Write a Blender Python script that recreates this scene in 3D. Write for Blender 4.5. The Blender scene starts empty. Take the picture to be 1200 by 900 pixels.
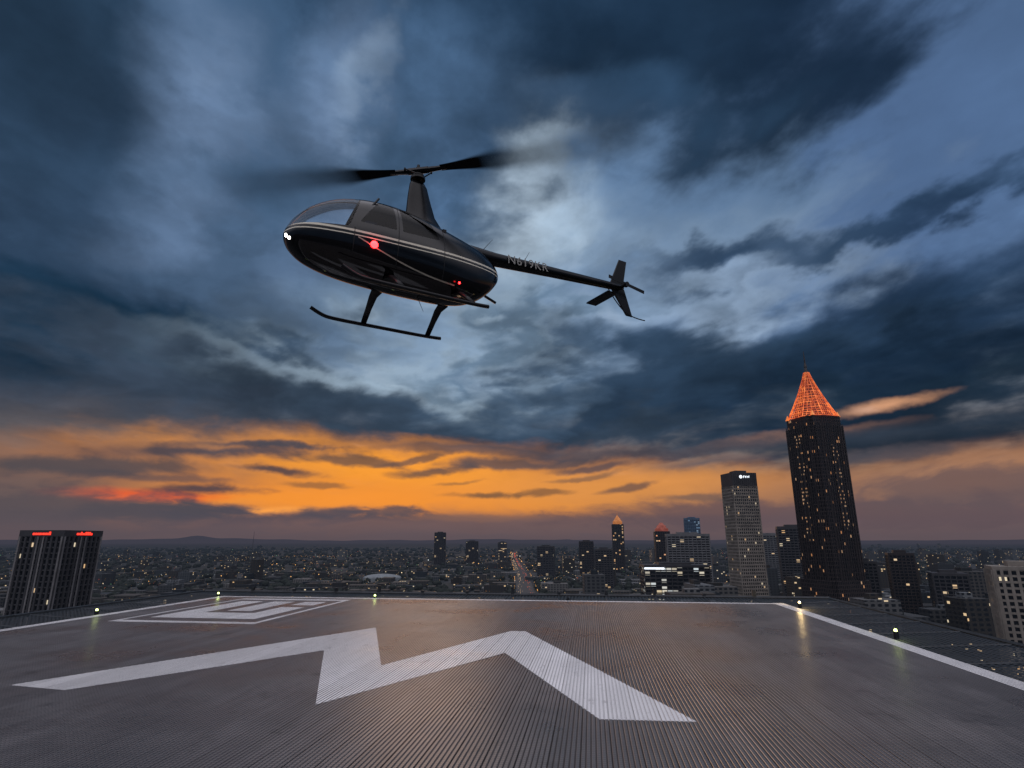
import bpy, bmesh, math, random
import numpy as np
from mathutils import Vector, Matrix
random.seed(7); rng=np.random.default_rng(7)
scene=bpy.context.scene
scene.view_settings.view_transform='Standard'
scene.view_settings.look='None'
scene.view_settings.exposure=0
R=math.radians
DECK=100.0
CAMZ=DECK+1.8

def lin(r,g,b):
    o=[]
    for c in (r,g,b):
        c/=255.0
        o.append(c/12.92 if c<=0.04045 else ((c+0.055)/1.055)**2.4)
    return tuple(o)

# ------------------------------------------------------------------ node helper
class NB:
    def __init__(s,nt): s.nt=nt
    def new(s,t,**k):
        n=s.nt.nodes.new(t)
        for a,b in k.items(): setattr(n,a,b)
        return n
    def put(s,sock,v):
        if isinstance(v,bpy.types.NodeSocket): s.nt.links.new(v,sock)
        elif v is not None:
            if sock.type=='RGBA' and len(v)==3: v=(*v,1)
            sock.default_value=v
    def m(s,op,a,b=None,c=None,clamp=False):
        n=s.new('ShaderNodeMath',operation=op); n.use_clamp=clamp
        s.put(n.inputs[0],a)
        if b is not None: s.put(n.inputs[1],b)
        if c is not None: s.put(n.inputs[2],c)
        return n.outputs[0]
    def vm(s,op,a,b=None):
        n=s.new('ShaderNodeVectorMath',operation=op)
        s.put(n.inputs[0],a)
        if b is not None:
            s.put(n.inputs['Scale'] if op=='SCALE' else n.inputs[1],b)
        return n.outputs['Value'] if op in('LENGTH','DOT_PRODUCT') else n.outputs[0]
    def sep(s,v):
        n=s.new('ShaderNodeSeparateXYZ'); s.put(n.inputs[0],v); return n.outputs
    def comb(s,x,y,z):
        n=s.new('ShaderNodeCombineXYZ')
        s.put(n.inputs[0],x);s.put(n.inputs[1],y);s.put(n.inputs[2],z); return n.outputs[0]
    def mix(s,f,a,b,blend='MIX'):
        n=s.new('ShaderNodeMix',data_type='RGBA',blend_type=blend)
        s.put(n.inputs[0],f);s.put(n.inputs[6],a);s.put(n.inputs[7],b); return n.outputs[2]
    def ss(s,v,a,b,lo=0.0,hi=1.0,kind='SMOOTHSTEP'):
        n=s.new('ShaderNodeMapRange',interpolation_type=kind)
        s.put(n.inputs['Value'],v)
        for k,x in (('From Min',a),('From Max',b),('To Min',lo),('To Max',hi)): s.put(n.inputs[k],x)
        return n.outputs[0]
    def noise(s,v,scale,detail=4,rough=.55,dist=0.0):
        n=s.new('ShaderNodeTexNoise')
        s.put(n.inputs['Vector'],v); n.inputs['Scale'].default_value=scale
        n.inputs['Detail'].default_value=detail; n.inputs['Roughness'].default_value=rough
        n.inputs['Distortion'].default_value=dist
        return n.outputs[0],n.outputs[1]
    def map(s,v,loc=(0,0,0),rot=(0,0,0),sc=(1,1,1),t='POINT'):
        n=s.new('ShaderNodeMapping',vector_type=t)
        s.put(n.inputs[0],v);n.inputs[1].default_value=loc;n.inputs[2].default_value=rot;n.inputs[3].default_value=sc
        return n.outputs[0]

def new_mat(name):
    m=bpy.data.materials.new(name); m.use_nodes=True
    m.node_tree.nodes.clear()
    b=NB(m.node_tree); out=b.new('ShaderNodeOutputMaterial')
    return m,b,out
def principled(b,**k):
    p=b.new('ShaderNodeBsdfPrincipled')
    for n,v in k.items():
        b.put(p.inputs[n.replace('_',' ')],v)
    return p
def simple(name,col,rough=.5,metal=0.0,emis=None,es=0.0,var=0.0,coat=0.0,spec=.5):
    m,b,out=new_mat(name)
    tc=b.new('ShaderNodeTexCoord').outputs['Object']
    c=col
    if var>0:
        f,_=b.noise(tc,3.0,4,.6)
        c=b.mix(b.ss(f,.3,.7),tuple(x*(1-var) for x in col),tuple(min(1,x*(1+var)) for x in col))
    p=principled(b,Base_Color=c,Roughness=rough,Metallic=metal)
    p.inputs['Coat Weight'].default_value=coat; p.inputs['Specular IOR Level'].default_value=spec
    if emis:
        b.put(p.inputs['Emission Color'],emis); p.inputs['Emission Strength'].default_value=es
    b.nt.links.new(p.outputs[0],out.inputs[0])
    return m

# ------------------------------------------------------------------ world (twilight) + weak low sun
world=bpy.data.worlds.new("World"); scene.world=world; world.use_nodes=True
nt=world.node_tree; nt.nodes.clear(); b=NB(nt)
wo=b.new('ShaderNodeOutputWorld'); bg=b.new('ShaderNodeBackground')
sky=b.new('ShaderNodeTexSky',sky_type='NISHITA'); sky.sun_disc=False
sky.sun_elevation=R(3); sky.sun_rotation=R(-8); sky.dust_density=3
b.put(bg.inputs[0],sky.outputs[0]); bg.inputs[1].default_value=0.01
nt.links.new(bg.outputs[0],wo.inputs[0])
sd=bpy.data.lights.new("sun",'SUN'); sd.energy=0.2; sd.angle=R(12); sd.color=(1,.62,.38)
so=bpy.data.objects.new("sun",sd); scene.collection.objects.link(so)
sdir=Vector((math.sin(R(-8))*math.cos(R(5)),math.cos(R(-8))*math.cos(R(5)),math.sin(R(5))))
so.rotation_euler=sdir.to_track_quat('Z','Y').to_euler(); so.location=(0,0,400)

# ------------------------------------------------------------------ SKY DOME: storm clouds as colours on a dense dome
_perm=rng.permutation(256).astype(np.int32); _perm=np.concatenate([_perm,_perm,_perm])
_g=rng.normal(size=(256,3)).astype(np.float32); _g/=np.linalg.norm(_g,axis=1)[:,None]
def perlin(x,y,z):
    xi=np.floor(x);yi=np.floor(y);zi=np.floor(z)
    xf=x-xi;yf=y-yi;zf=z-zi
    xi=xi.astype(np.int32)&255;yi=yi.astype(np.int32)&255;zi=zi.astype(np.int32)&255
    u=xf*xf*xf*(xf*(xf*6-15)+10);v=yf*yf*yf*(yf*(yf*6-15)+10);w=zf*zf*zf*(zf*(zf*6-15)+10)
    def g(i,j,k):
        h=_perm[_perm[_perm[xi+i]+yi+j]+zi+k]; q=_g[h]
        return q[:,0]*(xf-i)+q[:,1]*(yf-j)+q[:,2]*(zf-k)
    a=g(0,0,0)*(1-u)+g(1,0,0)*u; b_=g(0,1,0)*(1-u)+g(1,1,0)*u
    c=g(0,0,1)*(1-u)+g(1,0,1)*u; d=g(0,1,1)*(1-u)+g(1,1,1)*u
    return (a*(1-v)+b_*v)*(1-w)+(c*(1-v)+d*v)*w
def fbm(x,y,z,oc=6,ro=.55,bil=False):
    s=0;a=1.0;t=0
    for k in range(oc):
        n=perlin(x+k*17.3,y-k*9.1,z+k*5.7)
        s=s+a*((np.abs(n)*2-.45) if bil else n*1.5); t+=a; a*=ro; x=x*2.03;y=y*2.03;z=z*2.03
    return s/t
def sst(x,a,b_):
    t=np.clip((x-a)/(b_-a),0,1); return t*t*(3-2*t)
# bearings of cloud masses at infinity (survey: focal 683, tilt 15 deg)
F=683.0; CT=math.cos(R(15)); ST=math.sin(R(15))
def bearing(u,v):
    a=(u-600)/F; bb=(450-v)/F
    d=Vector((a,CT-ST*bb,ST+CT*bb)).normalized()
    return d.x/(1+d.y), d.z/(1+d.y)      # stereographic map about due north
PX=0.00076
azs=np.concatenate([np.linspace(-180,-56,50),np.linspace(-55,55,1050),np.linspace(56,180,50)])
els=np.concatenate([np.linspace(-3,-.3,4),np.linspace(-.2,12,170),np.linspace(12.1,52,360),np.linspace(53,90,26)])
AZ,EL=np.meshgrid(np.radians(azs),np.radians(els)); shp=AZ.shape
AZ=AZ.ravel();EL=EL.ravel()
dx=(np.sin(AZ)*np.cos(EL)).astype(np.float32);dy=(np.cos(AZ)*np.cos(EL)).astype(np.float32);dz=np.sin(EL).astype(np.float32)
den=np.maximum(dy+1,.05); PXx=dx/den; PZz=dz/den
zz=np.maximum(dz,0)+.11; qx=dx/zz; qy=dy/zz
def rot2(x,y,a): c,s=math.cos(R(a)),math.sin(R(a)); return x*c-y*s,x*s+y*c
r1x,r1y=rot2(qx,qy,25); r1y=r1y*.62
zc_=np.zeros_like(dx)
A1=fbm(r1x*.85,r1y*.85,zc_+.3,5,.5); A2=fbm(r1x*.85+31,r1y*.85,zc_+4.3,5,.5)
r2x,r2y=rot2(qx+.25*A1,qy+.25*A2,-20); r2y=r2y*.75
B1=fbm(r2x*2.4+3,r2y*2.4+7,zc_+8.1,7,.55); B2=fbm(r2x*2.4+53,r2y*2.4+7,zc_+2.1,7,.55)
C1=fbm(dx*8+A1,dy*8,dz*15+A2,7,.58); C2=fbm(dx*8+40,dy*8,dz*15,6,.58)
BL=fbm(r2x*1.7+B1*.35,r2y*1.7+B2*.35,zc_+15.,6,.5,True)
r3x,r3y=rot2(qx,qy,38)
WI=fbm(r3x*4+B1*1.2,r3y*1.3+B2*1.0,zc_+21.,6,.55)
amp=.08+.92*np.clip(dz/.30,0,1)
wx=amp*(.13*A1+.07*B1)+.020*C1; wz=amp*(.13*A2+.07*B2)+.020*C2
PHx=PXx+wx;PHz=PZz+wz; PLx=PXx+.012*C1; PLz=PZz+.010*C2*np.clip(dz*8,.1,1)
stops=[(0.0,(92,78,82)),(.018,(104,86,88)),(.05,(126,98,88)),(.10,(126,106,94)),(.15,(96,94,98)),(.22,(80,94,108)),(.34,(78,100,128)),(.52,(74,100,132)),(.75,(66,92,122)),(1.0,(60,84,112))]
zcl=np.maximum(dz,0); L=np.array([lin(*c) for _,c in stops]); sp_=[s for s,_ in stops]
COL=np.stack([np.interp(zcl,sp_,L[:,i]) for i in range(3)],1).astype(np.float32)
def fmask(u,v,sx,sy,rot,soft,k,low):
    x,y=bearing(u,v); px,pz=(PLx,PLz) if low else (PHx,PHz)
    ex,ez=rot2(px-x,pz-y,-rot)
    l=np.hypot(ex/(sx*PX),ez/(sy*PX))+k*(C1*.9 if low else (B1*.8+C1*.35))
    return 1-sst(l,max(0,1-soft),1+soft)
def blob(u,v,sx,sy,rot,rgb,st=.9,soft=.6,k=1.0,low=False):
    f=fmask(u,v,sx,sy,rot,soft,k,low)*st
    c=np.array(lin(*rgb),dtype=np.float32)
    COL[:]=COL+(c-COL)*f[:,None]
# --- broad tones
blob(60,60,300,170,0,(28,46,64),.92,.8)
blob(470,10,330,70,0,(40,62,86),.85,.8)
blob(1090,120,230,190,30,(80,106,144),.9,.7,.4)
blob(600,120,220,90,10,(64,90,120),.8,.8)
blob(90,370,320,130,0,(32,50,70),.94,.7)
blob(130,405,170,45,0,(17,42,62),.85,.6)
blob(60,210,130,90,0,(48,68,92),.65,.8)
blob(300,260,120,80,0,(62,82,106),.7,.8)
# --- light gaps
blob(225,120,120,60,60,(94,116,146),.85,.8)
blob(400,150,120,45,65,(96,118,148),.85,.8,1.5)
blob(440,130,50,20,50,(126,146,170),.7,.8,1.5)
blob(690,310,210,75,15,(126,148,172),.9,.8,1.3)
blob(560,360,200,70,0,(108,130,154),.7,.8,1.3)
blob(622,235,85,38,50,(172,190,206),.9,.8,1.5)
blob(655,290,60,26,20,(160,180,198),.75,.8,1.5)
blob(440,425,190,50,10,(134,152,168),.9,.8,1.4)
blob(870,335,170,42,25,(128,148,172),.85,.8,1.3)
blob(790,215,130,60,20,(88,116,150),.8,.7,.6)
# --- dark masses above
blob(800,70,240,92,25,(22,38,56),.97,.55,1.1)
blob(640,30,190,80,0,(28,48,70),.9,.8)
blob(960,30,90,60,20,(26,44,66),.85,.6)
blob(700,165,130,26,15,(44,68,94),.8,.7,1.3)
blob(560,170,120,30,-10,(58,82,110),.7,.8,1.3)
blob(400,215,190,26,-6,(56,80,106),.75,.8,1.3)
blob(1090,213,190,18,24,(40,62,88),.9,.5,1.1)
blob(1180,180,60,16,24,(36,56,82),.8,.6,1.1)
blob(885,288,140,20,16,(46,68,94),.88,.6,1.2)
blob(830,305,50,14,5,(38,58,82),.7,.7)
blob(1160,300,140,40,18,(48,68,96),.8,.7,1.2)
blob(620,385,130,14,8,(76,98,120),.75,.8,1.3)
blob(350,388,60,16,0,(40,58,78),.8,.8)
# --- the long bank
blob(1020,400,330,66,17,(32,52,76),.95,.5,1.0)
blob(760,460,330,50,6,(38,56,76),.93,.6,1.0)
blob(1110,440,190,56,10,(20,36,54),.93,.6,.9)
blob(1120,490,160,30,2,(24,40,56),.9,.6,.9)
blob(180,482,350,50,-2,(48,60,76),.94,.8,.7)
blob(560,495,320,26,-6,(46,60,76),.9,.6,1.0)
blob(620,440,120,24,12,(60,80,102),.7,.7,1.1)
# --- sunset slot
blob(40,540,190,48,0,(98,90,90),.9,.8,.5,True)
blob(440,562,390,32,-1,(190,122,70),.85,.7,.7,True)
blob(480,553,200,25,-6,(246,156,54),.97,.8,.7,True)
blob(400,584,230,18,0,(248,150,54),.92,.8,.7,True)
blob(770,572,180,20,0,(220,146,76),.9,.8,.7,True)
blob(1010,575,170,20,3,(150,110,88),.7,.8,.7,True)
blob(1165,545,80,18,6,(172,122,90),.7,.8,.7,True)
blob(30,570,90,26,0,(96,86,88),.8,.8,.6,True)
blob(170,580,56,6,0,(244,92,42),.9,.9,1.0,True)
blob(150,583,30,3,0,(255,110,50),.9,.9,.8,True)
blob(320,598,55,4,2,(255,164,74),.9,.8,.8,True)
blob(1045,474,40,5,8,(200,146,110),.85,.8,1.4,True)
blob(905,517,90,6,6,(170,124,100),.7,.8,1.4,True)
blob(1180,490,60,8,8,(50,60,74),.7,.8,1.2,True)
for (u,v,sx,sy,r_,c,st) in [(265,530,95,8,1,(60,66,80),.9),(290,521,70,4,0,(56,64,78),.8),(410,540,50,5,-3,(100,80,72),.85),(320,551,42,4,-5,(64,62,72),.9),(240,572,50,5,0,(56,60,74),.9),
        (510,553,45,4,4,(100,80,72),.85),(480,540,30,3,10,(96,78,74),.8),(600,544,80,6,3,(80,74,80),.85),(700,549,45,4,3,(84,74,80),.85),(570,580,36,3,0,(110,84,66),.85),(735,572,30,3,10,(100,80,76),.8),
        (640,578,30,3,2,(120,88,66),.75),(830,545,60,6,4,(92,84,88),.8),(120,545,90,8,0,(70,72,80),.8),(1060,510,130,12,4,(34,46,60),.85),(860,525,120,9,3,(50,60,74),.8),
        (335,522,40,3,0,(70,70,80),.8),(200,560,70,4,-2,(80,74,80),.7),(540,566,25,2,4,(150,104,66),.7),(690,560,40,2.5,6,(120,92,76),.7),(370,567,30,2.5,-2,(130,92,66),.7),(1000,540,80,6,4,(76,74,82),.75),(610,530,160,5,-2,(70,70,80),.75)]:
    blob(u,v,sx,sy,r_,c,st,.6,1.5,True)
for (u,v,sx,sy,c,st) in [(300,612,320,12,(86,76,84),.93),(245,601,60,9,(76,74,84),.9),(285,598,24,7,(78,74,84),.85),(395,602,46,9,(80,76,86),.9),(410,596,18,6,(84,78,86),.8),(160,604,60,13,(70,72,84),.9),(462,600,26,6,(84,78,86),.85),
        (60,600,110,26,(84,78,84),.85),(640,617,420,9,(122,94,90),.85),(985,602,220,16,(96,80,86),.85),(815,582,30,4,(96,84,84),.7),(1130,575,110,18,(98,84,88),.75),(560,606,60,4,(140,102,86),.7)]:
    blob(u,v,sx,sy,0,c,st,.45,1.6,True)
hz=((1-sst(dz,0,.05))*.8)[:,None]
COL=COL+(np.array(lin(94,82,88))-COL)*hz
# tonal texture: billows, combed wisps and fine break-up, calmer in the clear patches
up=sst(dz,.05,.28)
clear=np.clip(fmask(1090,110,230,130,25,.7,.3,False)+fmask(800,220,170,60,20,.7,.3,False)*.8,0,1)
calm=1-.68*clear
lum=COL.mean(1)
t=np.exp(up*calm*(-.95*BL+.42*C1+.42*WI*sst(lum,.03,.14)+.32*B1))
t*=1+.10*(1-up)*C1
COL=COL*np.clip(t,.58,1.45)[:,None]
wh=sst(WI+B1*.5,.15,.6)*sst(lum,.12,.28)*up*.16*calm
COL=COL+(np.array(lin(195,206,216))-COL)*wh[:,None]
# unseen sky overhead and to the south, brightened to light the deck
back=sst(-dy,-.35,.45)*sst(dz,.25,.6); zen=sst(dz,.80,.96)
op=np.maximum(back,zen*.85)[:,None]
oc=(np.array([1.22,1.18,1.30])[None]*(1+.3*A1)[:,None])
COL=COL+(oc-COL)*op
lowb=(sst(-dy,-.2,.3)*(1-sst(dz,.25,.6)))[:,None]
COL=COL+(np.array(lin(76,92,114))*(1+.9*A1)[:,None]-COL)*lowb  # unseen low southern sky, toned for what the helicopter's side reflects
bel=sst(-dz,0,.02)[:,None]; COL=COL+(np.array(lin(50,56,68))-COL)*bel
SR=52000.0
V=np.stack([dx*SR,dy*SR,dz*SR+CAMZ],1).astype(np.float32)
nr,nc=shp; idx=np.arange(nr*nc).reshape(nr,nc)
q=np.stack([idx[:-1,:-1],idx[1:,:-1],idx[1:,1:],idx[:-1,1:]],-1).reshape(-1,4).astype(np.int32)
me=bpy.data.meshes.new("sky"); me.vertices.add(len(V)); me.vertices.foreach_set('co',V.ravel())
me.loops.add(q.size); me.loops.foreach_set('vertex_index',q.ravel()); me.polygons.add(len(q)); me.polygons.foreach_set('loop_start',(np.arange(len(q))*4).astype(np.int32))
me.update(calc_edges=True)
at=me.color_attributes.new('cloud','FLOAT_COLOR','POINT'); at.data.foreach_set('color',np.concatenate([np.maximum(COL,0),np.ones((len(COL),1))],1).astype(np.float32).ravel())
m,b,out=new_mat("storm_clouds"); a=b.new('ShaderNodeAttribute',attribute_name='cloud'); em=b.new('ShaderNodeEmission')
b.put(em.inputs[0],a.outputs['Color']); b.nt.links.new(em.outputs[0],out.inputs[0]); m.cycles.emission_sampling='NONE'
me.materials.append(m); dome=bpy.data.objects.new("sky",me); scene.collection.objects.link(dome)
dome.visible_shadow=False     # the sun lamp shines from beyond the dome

# ------------------------------------------------------------------ camera
cd=bpy.data.cameras.new("camera"); cam=bpy.data.objects.new("camera",cd)
scene.collection.objects.link(cam); scene.camera=cam
cd.sensor_width=36; cd.lens=36*F/1200; cd.clip_start=.1; cd.clip_end=120000
cam.location=(0,0,CAMZ); cam.rotation_euler=(R(105),0,0)

# ------------------------------------------------------------------ mesh helpers
def obj_from(name,verts,faces,mat=None,parent=None,smooth=False,midx=None,mats=None):
    me=bpy.data.meshes.new(name); me.from_pydata([tuple(v) for v in verts],[],faces); me.update()
    o=bpy.data.objects.new(name,me); scene.collection.objects.link(o)
    if mats:
        for m_ in mats: me.materials.append(m_)
        if midx is not None: me.polygons.foreach_set('material_index',midx)
    elif mat: me.materials.append(mat)
    if smooth: me.polygons.foreach_set('use_smooth',[True]*len(me.polygons))
    if parent: o.parent=parent
    return o
class MB:
    def __init__(s): s.v=[];s.f=[];s.m=[]
    def box(s,x0,x1,y0,y1,z0,z1,mi=0):
        n=len(s.v)
        s.v+=[(x0,y0,z0),(x1,y0,z0),(x1,y1,z0),(x0,y1,z0),(x0,y0,z1),(x1,y0,z1),(x1,y1,z1),(x0,y1,z1)]
        s.f+=[(n+3,n+2,n+1,n),(n+4,n+5,n+6,n+7),(n,n+1,n+5,n+4),(n+1,n+2,n+6,n+5),(n+2,n+3,n+7,n+6),(n+3,n,n+4,n+7)]
        s.m+=[mi]*6
    def quad(s,a,b_,c,d,mi=0):
        n=len(s.v); s.v+=[a,b_,c,d]; s.f.append((n,n+1,n+2,n+3)); s.m.append(mi)
    def beam(s,p,q,r,mi=0,seg=6,r2=None):
        p=Vector(p);q=Vector(q);d=(q-p).normalized()
        u=d.orthogonal().normalized();w_=d.cross(u); n=len(s.v); r2=r if r2 is None else r2
        for k,(c,rr) in enumerate(((p,r),(q,r2))):
            for i in range(seg):
                a=2*math.pi*i/seg; s.v.append(tuple(c+u*math.cos(a)*rr+w_*math.sin(a)*rr))
        for i in range(seg):
            j=(i+1)%seg; s.f.append((n+i,n+j,n+seg+j,n+seg+i)); s.m.append(mi)
        s.f.append(tuple(n+i for i in reversed(range(seg))));s.f.append(tuple(n+seg+i for i in range(seg)));s.m+=[mi,mi]
    def prism(s,pts,z0,z1,mi=0,pts2=None):
        n=len(s.v);k=len(pts);pts2=pts2 or pts
        s.v+=[(p[0],p[1],z0) for p in pts]+[(p[0],p[1],z1) for p in pts2]
        for i in range(k):
            j=(i+1)%k; s.f.append((n+i,n+j,n+k+j,n+k+i)); s.m.append(mi)
        s.f.append(tuple(n+i for i in reversed(range(k))));s.f.append(tuple(n+k+i for i in range(k)));s.m+=[mi,mi]
    def make(s,name,mats,parent=None,smooth=False):
        return obj_from(name,s.v,s.f,parent=parent,mats=mats,midx=s.m,smooth=smooth)
def empty(name,loc=(0,0,0),rot=0):
    e=bpy.data.objects.new(name,None); scene.collection.objects.link(e); e.location=loc; e.rotation_euler=(0,0,rot); e.empty_display_size=.5
    return e
def tube(name,pts,r,mat,parent,cyclic=False,smoothc=True):
    cu=bpy.data.curves.new(name,'CURVE'); cu.dimensions='3D'; cu.bevel_depth=r; cu.bevel_resolution=3; cu.resolution_u=8
    sp=cu.splines.new('NURBS' if smoothc else 'POLY'); sp.points.add(len(pts)-1)
    for p_,q in zip(sp.points,pts): p_.co=(*q,1)
    if smoothc: sp.use_endpoint_u=True; sp.order_u=3
    sp.use_cyclic_u=cyclic; cu.use_fill_caps=True
    o=bpy.data.objects.new(name,cu); scene.collection.objects.link(o); cu.materials.append(mat); o.parent=parent
    return o

# ------------------------------------------------------------------ HELIPAD
pad=empty("helipad",(0,0,DECK),R(-7.5))
XL,XR,YN,YF=-12.3,5.6,-5.0,19.2
def deck_mat(name,base,wear,paint=False):
    m,b,out=new_mat(name)
    tc=b.new('ShaderNodeTexCoord').outputs['Object']
    x,y,z=b.sep(tc)
    f,_=b.noise(tc,.45,5,.62)
    g,_=b.noise(b.map(tc,sc=(9,.9,1)),1.0,3,.6)
    h,_=b.noise(tc,30,2,.6)
    c=b.mix(b.ss(f,.3,.7),tuple(k*.70 for k in base),tuple(k*1.2 for k in base)) if not paint else b.mix(b.ss(f,.3,.7),tuple(k*.88 for k in base),base)
    c=b.mix(b.ss(g,.40,.75,0,.45 if not paint else .2),c,tuple(k*.55 for k in base))
    plank=b.m('FLOOR',b.m('DIVIDE',b.m('SUBTRACT',x,XL),.27))
    wn=b.new('ShaderNodeTexWhiteNoise',noise_dimensions='1D'); b.put(wn.inputs['W'],plank)
    c=b.vm('SCALE',c,b.ss(wn.outputs[0],0,1,.88,1.08,'LINEAR'))
    if paint:
        f2,_=b.noise(b.map(tc,sc=(3,1.3,1)),1.6,6,.72)
        c=b.mix(b.ss(f2,.57,.68,0,.6),c,wear)
        c=b.mix(b.ss(h,.60,.72,0,.5),c,wear)
    else:
        hol=b.m('FRACT',b.m('DIVIDE',y,.045))
        c=b.mix(b.ss(hol,.62,.72,0,.45),c,(.03,.03,.035))
        s_,_=b.noise(tc,1.7,4,.7)
        c=b.mix(b.ss(s_,.58,.70,0,.45),c,(.05,.046,.045))
    p=principled(b,Base_Color=c,Roughness=b.ss(f,.3,.7,.24,.46) if not paint else b.ss(f,.3,.7,.4,.6),Metallic=0.0 if paint else .45)
    b.nt.links.new(p.outputs[0],out.inputs[0]); return m
M_deck=deck_mat("ribbed_aluminium",(.205,.187,.182),None)
M_groove=simple("dark_groove",(.045,.041,.041),.8)  # darker tone for the grooves and the slab under the ribs
M_paint=deck_mat("white_paint",(.86,.84,.84),(.36,.34,.34),True)
M_pgroove=simple("groove_paint",(.66,.645,.65),.7)  # paint in the grooves, darker than on the rib tops
PITCH=.045;TOP=.034;HR=.005
mb=MB(); n=int((XR-XL)/PITCH)
for i in range(n):
    x0=XL+i*PITCH; x1=x0+TOP
    bev=.004
    mb.quad((x0+bev,YN,0),(x1-bev,YN,0),(x1-bev,YF,0),(x0+bev,YF,0),0)
    mb.quad((x0,YN,-HR),(x0+bev,YN,0),(x0+bev,YF,0),(x0,YF,-HR),0)
    mb.quad((x1-bev,YN,0),(x1,YN,-HR),(x1,YF,-HR),(x1-bev,YF,0),0)
    dz_=-HR if i%6!=5 else -HR*2.5
    mb.quad((x1,YN,dz_),(x0+PITCH,YN,dz_),(x0+PITCH,YF,dz_),(x1,YF,dz_),1)
mb.box(XL-.02,XR+.02,YN,YF+.02,-.25,-.03,1)
mb.make("deck_planks",[M_deck,M_groove],pad)
def scan(poly,x):
    ys=[]
    for (x0,y0),(x1,y1) in zip(poly,poly[1:]+poly[:1]):
        if (x0<=x)!=(x1<=x): ys.append(y0+(y1-y0)*(x-x0)/(x1-x0))
    return sorted(ys)
def paint(name,polys):
    mb=MB()
    for poly in polys:
        for i in range(n):
            gz=-HR+.002 if i%6!=5 else -HR*1.6
            for (a,c,z,mi) in ((XL+i*PITCH+.002,XL+i*PITCH+TOP-.002,.0025,0),(XL+i*PITCH+TOP,XL+(i+1)*PITCH,gz,1)):
                ya,yb=scan(poly,a),scan(poly,c)
                if len(ya)!=len(yb):
                    ya=yb=scan(poly,(a+c)/2)
                for k in range(0,len(ya)-1,2):
                    mb.quad((a,ya[k],z),(c,yb[k],z),(c,yb[k+1],z),(a,ya[k+1],z),mi)
    mb.make(name,[M_paint,M_pgroove],pad)
bolt=[(-7.47,7.32),(-4.62,12.85),(-3.16,9.11),(-1.70,12.75),(-1.40,12.75),(1.01,6.86),(0.02,6.82),(-1.48,10.36),(-3.16,6.96),(-4.55,10.19),(-6.55,7.18)]
paint("lightning_marking",[bolt])
def rect(x0,x1,y0,y1): return [(x0,y0),(x1,y0),(x1,y1),(x0,y1)]
bx0,bx1,by0,by1=-11.1,-7.5,13.0,18.5
t_=.14
boxp=[rect(bx0,bx1,by0,by0+.28),rect(bx0,bx1,by1-.35,by1),rect(bx0,bx0+t_,by0+.28,by1-.35),rect(bx1-t_,bx1,by0+.28,by1-.35)]
boxp+=[rect(-10.65,-7.95,13.8,14.9),rect(-10.65,-9.95,14.9,17.7),rect(-8.6,-7.95,14.9,16.3),rect(-9.6,-8.95,15.3,17.7),rect(-8.6,-7.95,16.8,17.7)]
paint("box_marking",boxp)
ln=[rect(XL+.02,XL+.30,YN,YF),rect(XR-.34,XR-.06,YN,YF),rect(XL+.3,XR-.34,YF-.30,YF-.05)]
paint("edge_line",ln)

# perimeter safety net, frame and lights
M_steel=simple("dark_steel",(.03,.033,.038),.55,.4,var=.3)
m,b,out=new_mat("safety_mesh")
tc=b.new('ShaderNodeTexCoord').outputs['Object']; x,y,z=b.sep(tc)
gx=b.m('FRACT',b.m('MULTIPLY',x,9)); gy=b.m('FRACT',b.m('MULTIPLY',y,9))
k=b.m('MAXIMUM',b.m('GREATER_THAN',gx,.5),b.m('GREATER_THAN',gy,.5))
p=principled(b,Base_Color=(.022,.025,.028),Roughness=.6,Metallic=.3)
tr=b.new('ShaderNodeBsdfTransparent'); mx=b.new('ShaderNodeMixShader')
b.put(mx.inputs[0],k); b.nt.links.new(tr.outputs[0],mx.inputs[1]); b.nt.links.new(p.outputs[0],mx.inputs[2]); b.nt.links.new(mx.outputs[0],out.inputs[0])
M_mesh=m
NW=1.9; ZO=-.03
mb=MB()
xa,xb,yb=XL-.06,XR+.06,YF+.06
xo0,xo1,yo=xa-NW,xb+NW,yb+NW
mb.quad((xo0,YN,ZO),(xa,YN,-.12),(xa,yb,-.12),(xo0,yo,ZO))
mb.quad((xb,YN,-.12),(xo1,YN,ZO),(xo1,yo,ZO),(xb,yb,-.12))
mb.quad((xa,yb,-.12),(xb,yb,-.12),(xo1,yo,ZO),(xo0,yo,ZO))
mb.make("net",[M_mesh],pad)
mb=MB()
mb.beam((xo0,YN,ZO),(xo0,yo,ZO),.055); mb.beam((xo1,YN,ZO),(xo1,yo,ZO),.055); mb.beam((xo0,yo,ZO),(xo1,yo,ZO),.07)
yy=YN+.5
while yy<yo:
    mb.beam((xa,yy,-.14),(xo0,yy,ZO-.02),.035); mb.beam((xb,yy,-.14),(xo1,yy,ZO-.02),.035); yy+=1.55
xx=xa
while xx<xb:
    mb.beam((xx,yb,-.14),(xx,yo,ZO-.02),.035)
    mb.box(xx-.05,xx+.05,yo-.05,yo+.05,ZO,ZO+random.choice((.12,.18,.26)))
    xx+=1.6
mb.box(xa,xb,yb,yb+.12,-.5,-.13); mb.box(xa-.12,xa,YN,yb,-.5,-.13); mb.box(xb,xb+.12,YN,yb,-.5,-.13)
mb.make("net_frame",[M_steel],pad)
M_lg=simple("lamp_green_yellow",(.3,.4,.05),.3,emis=(.80,1,.30),es=5)
M_lw=simple("lamp_amber",(.6,.4,.1),.3,emis=(1,.72,.32),es=12)
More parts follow.
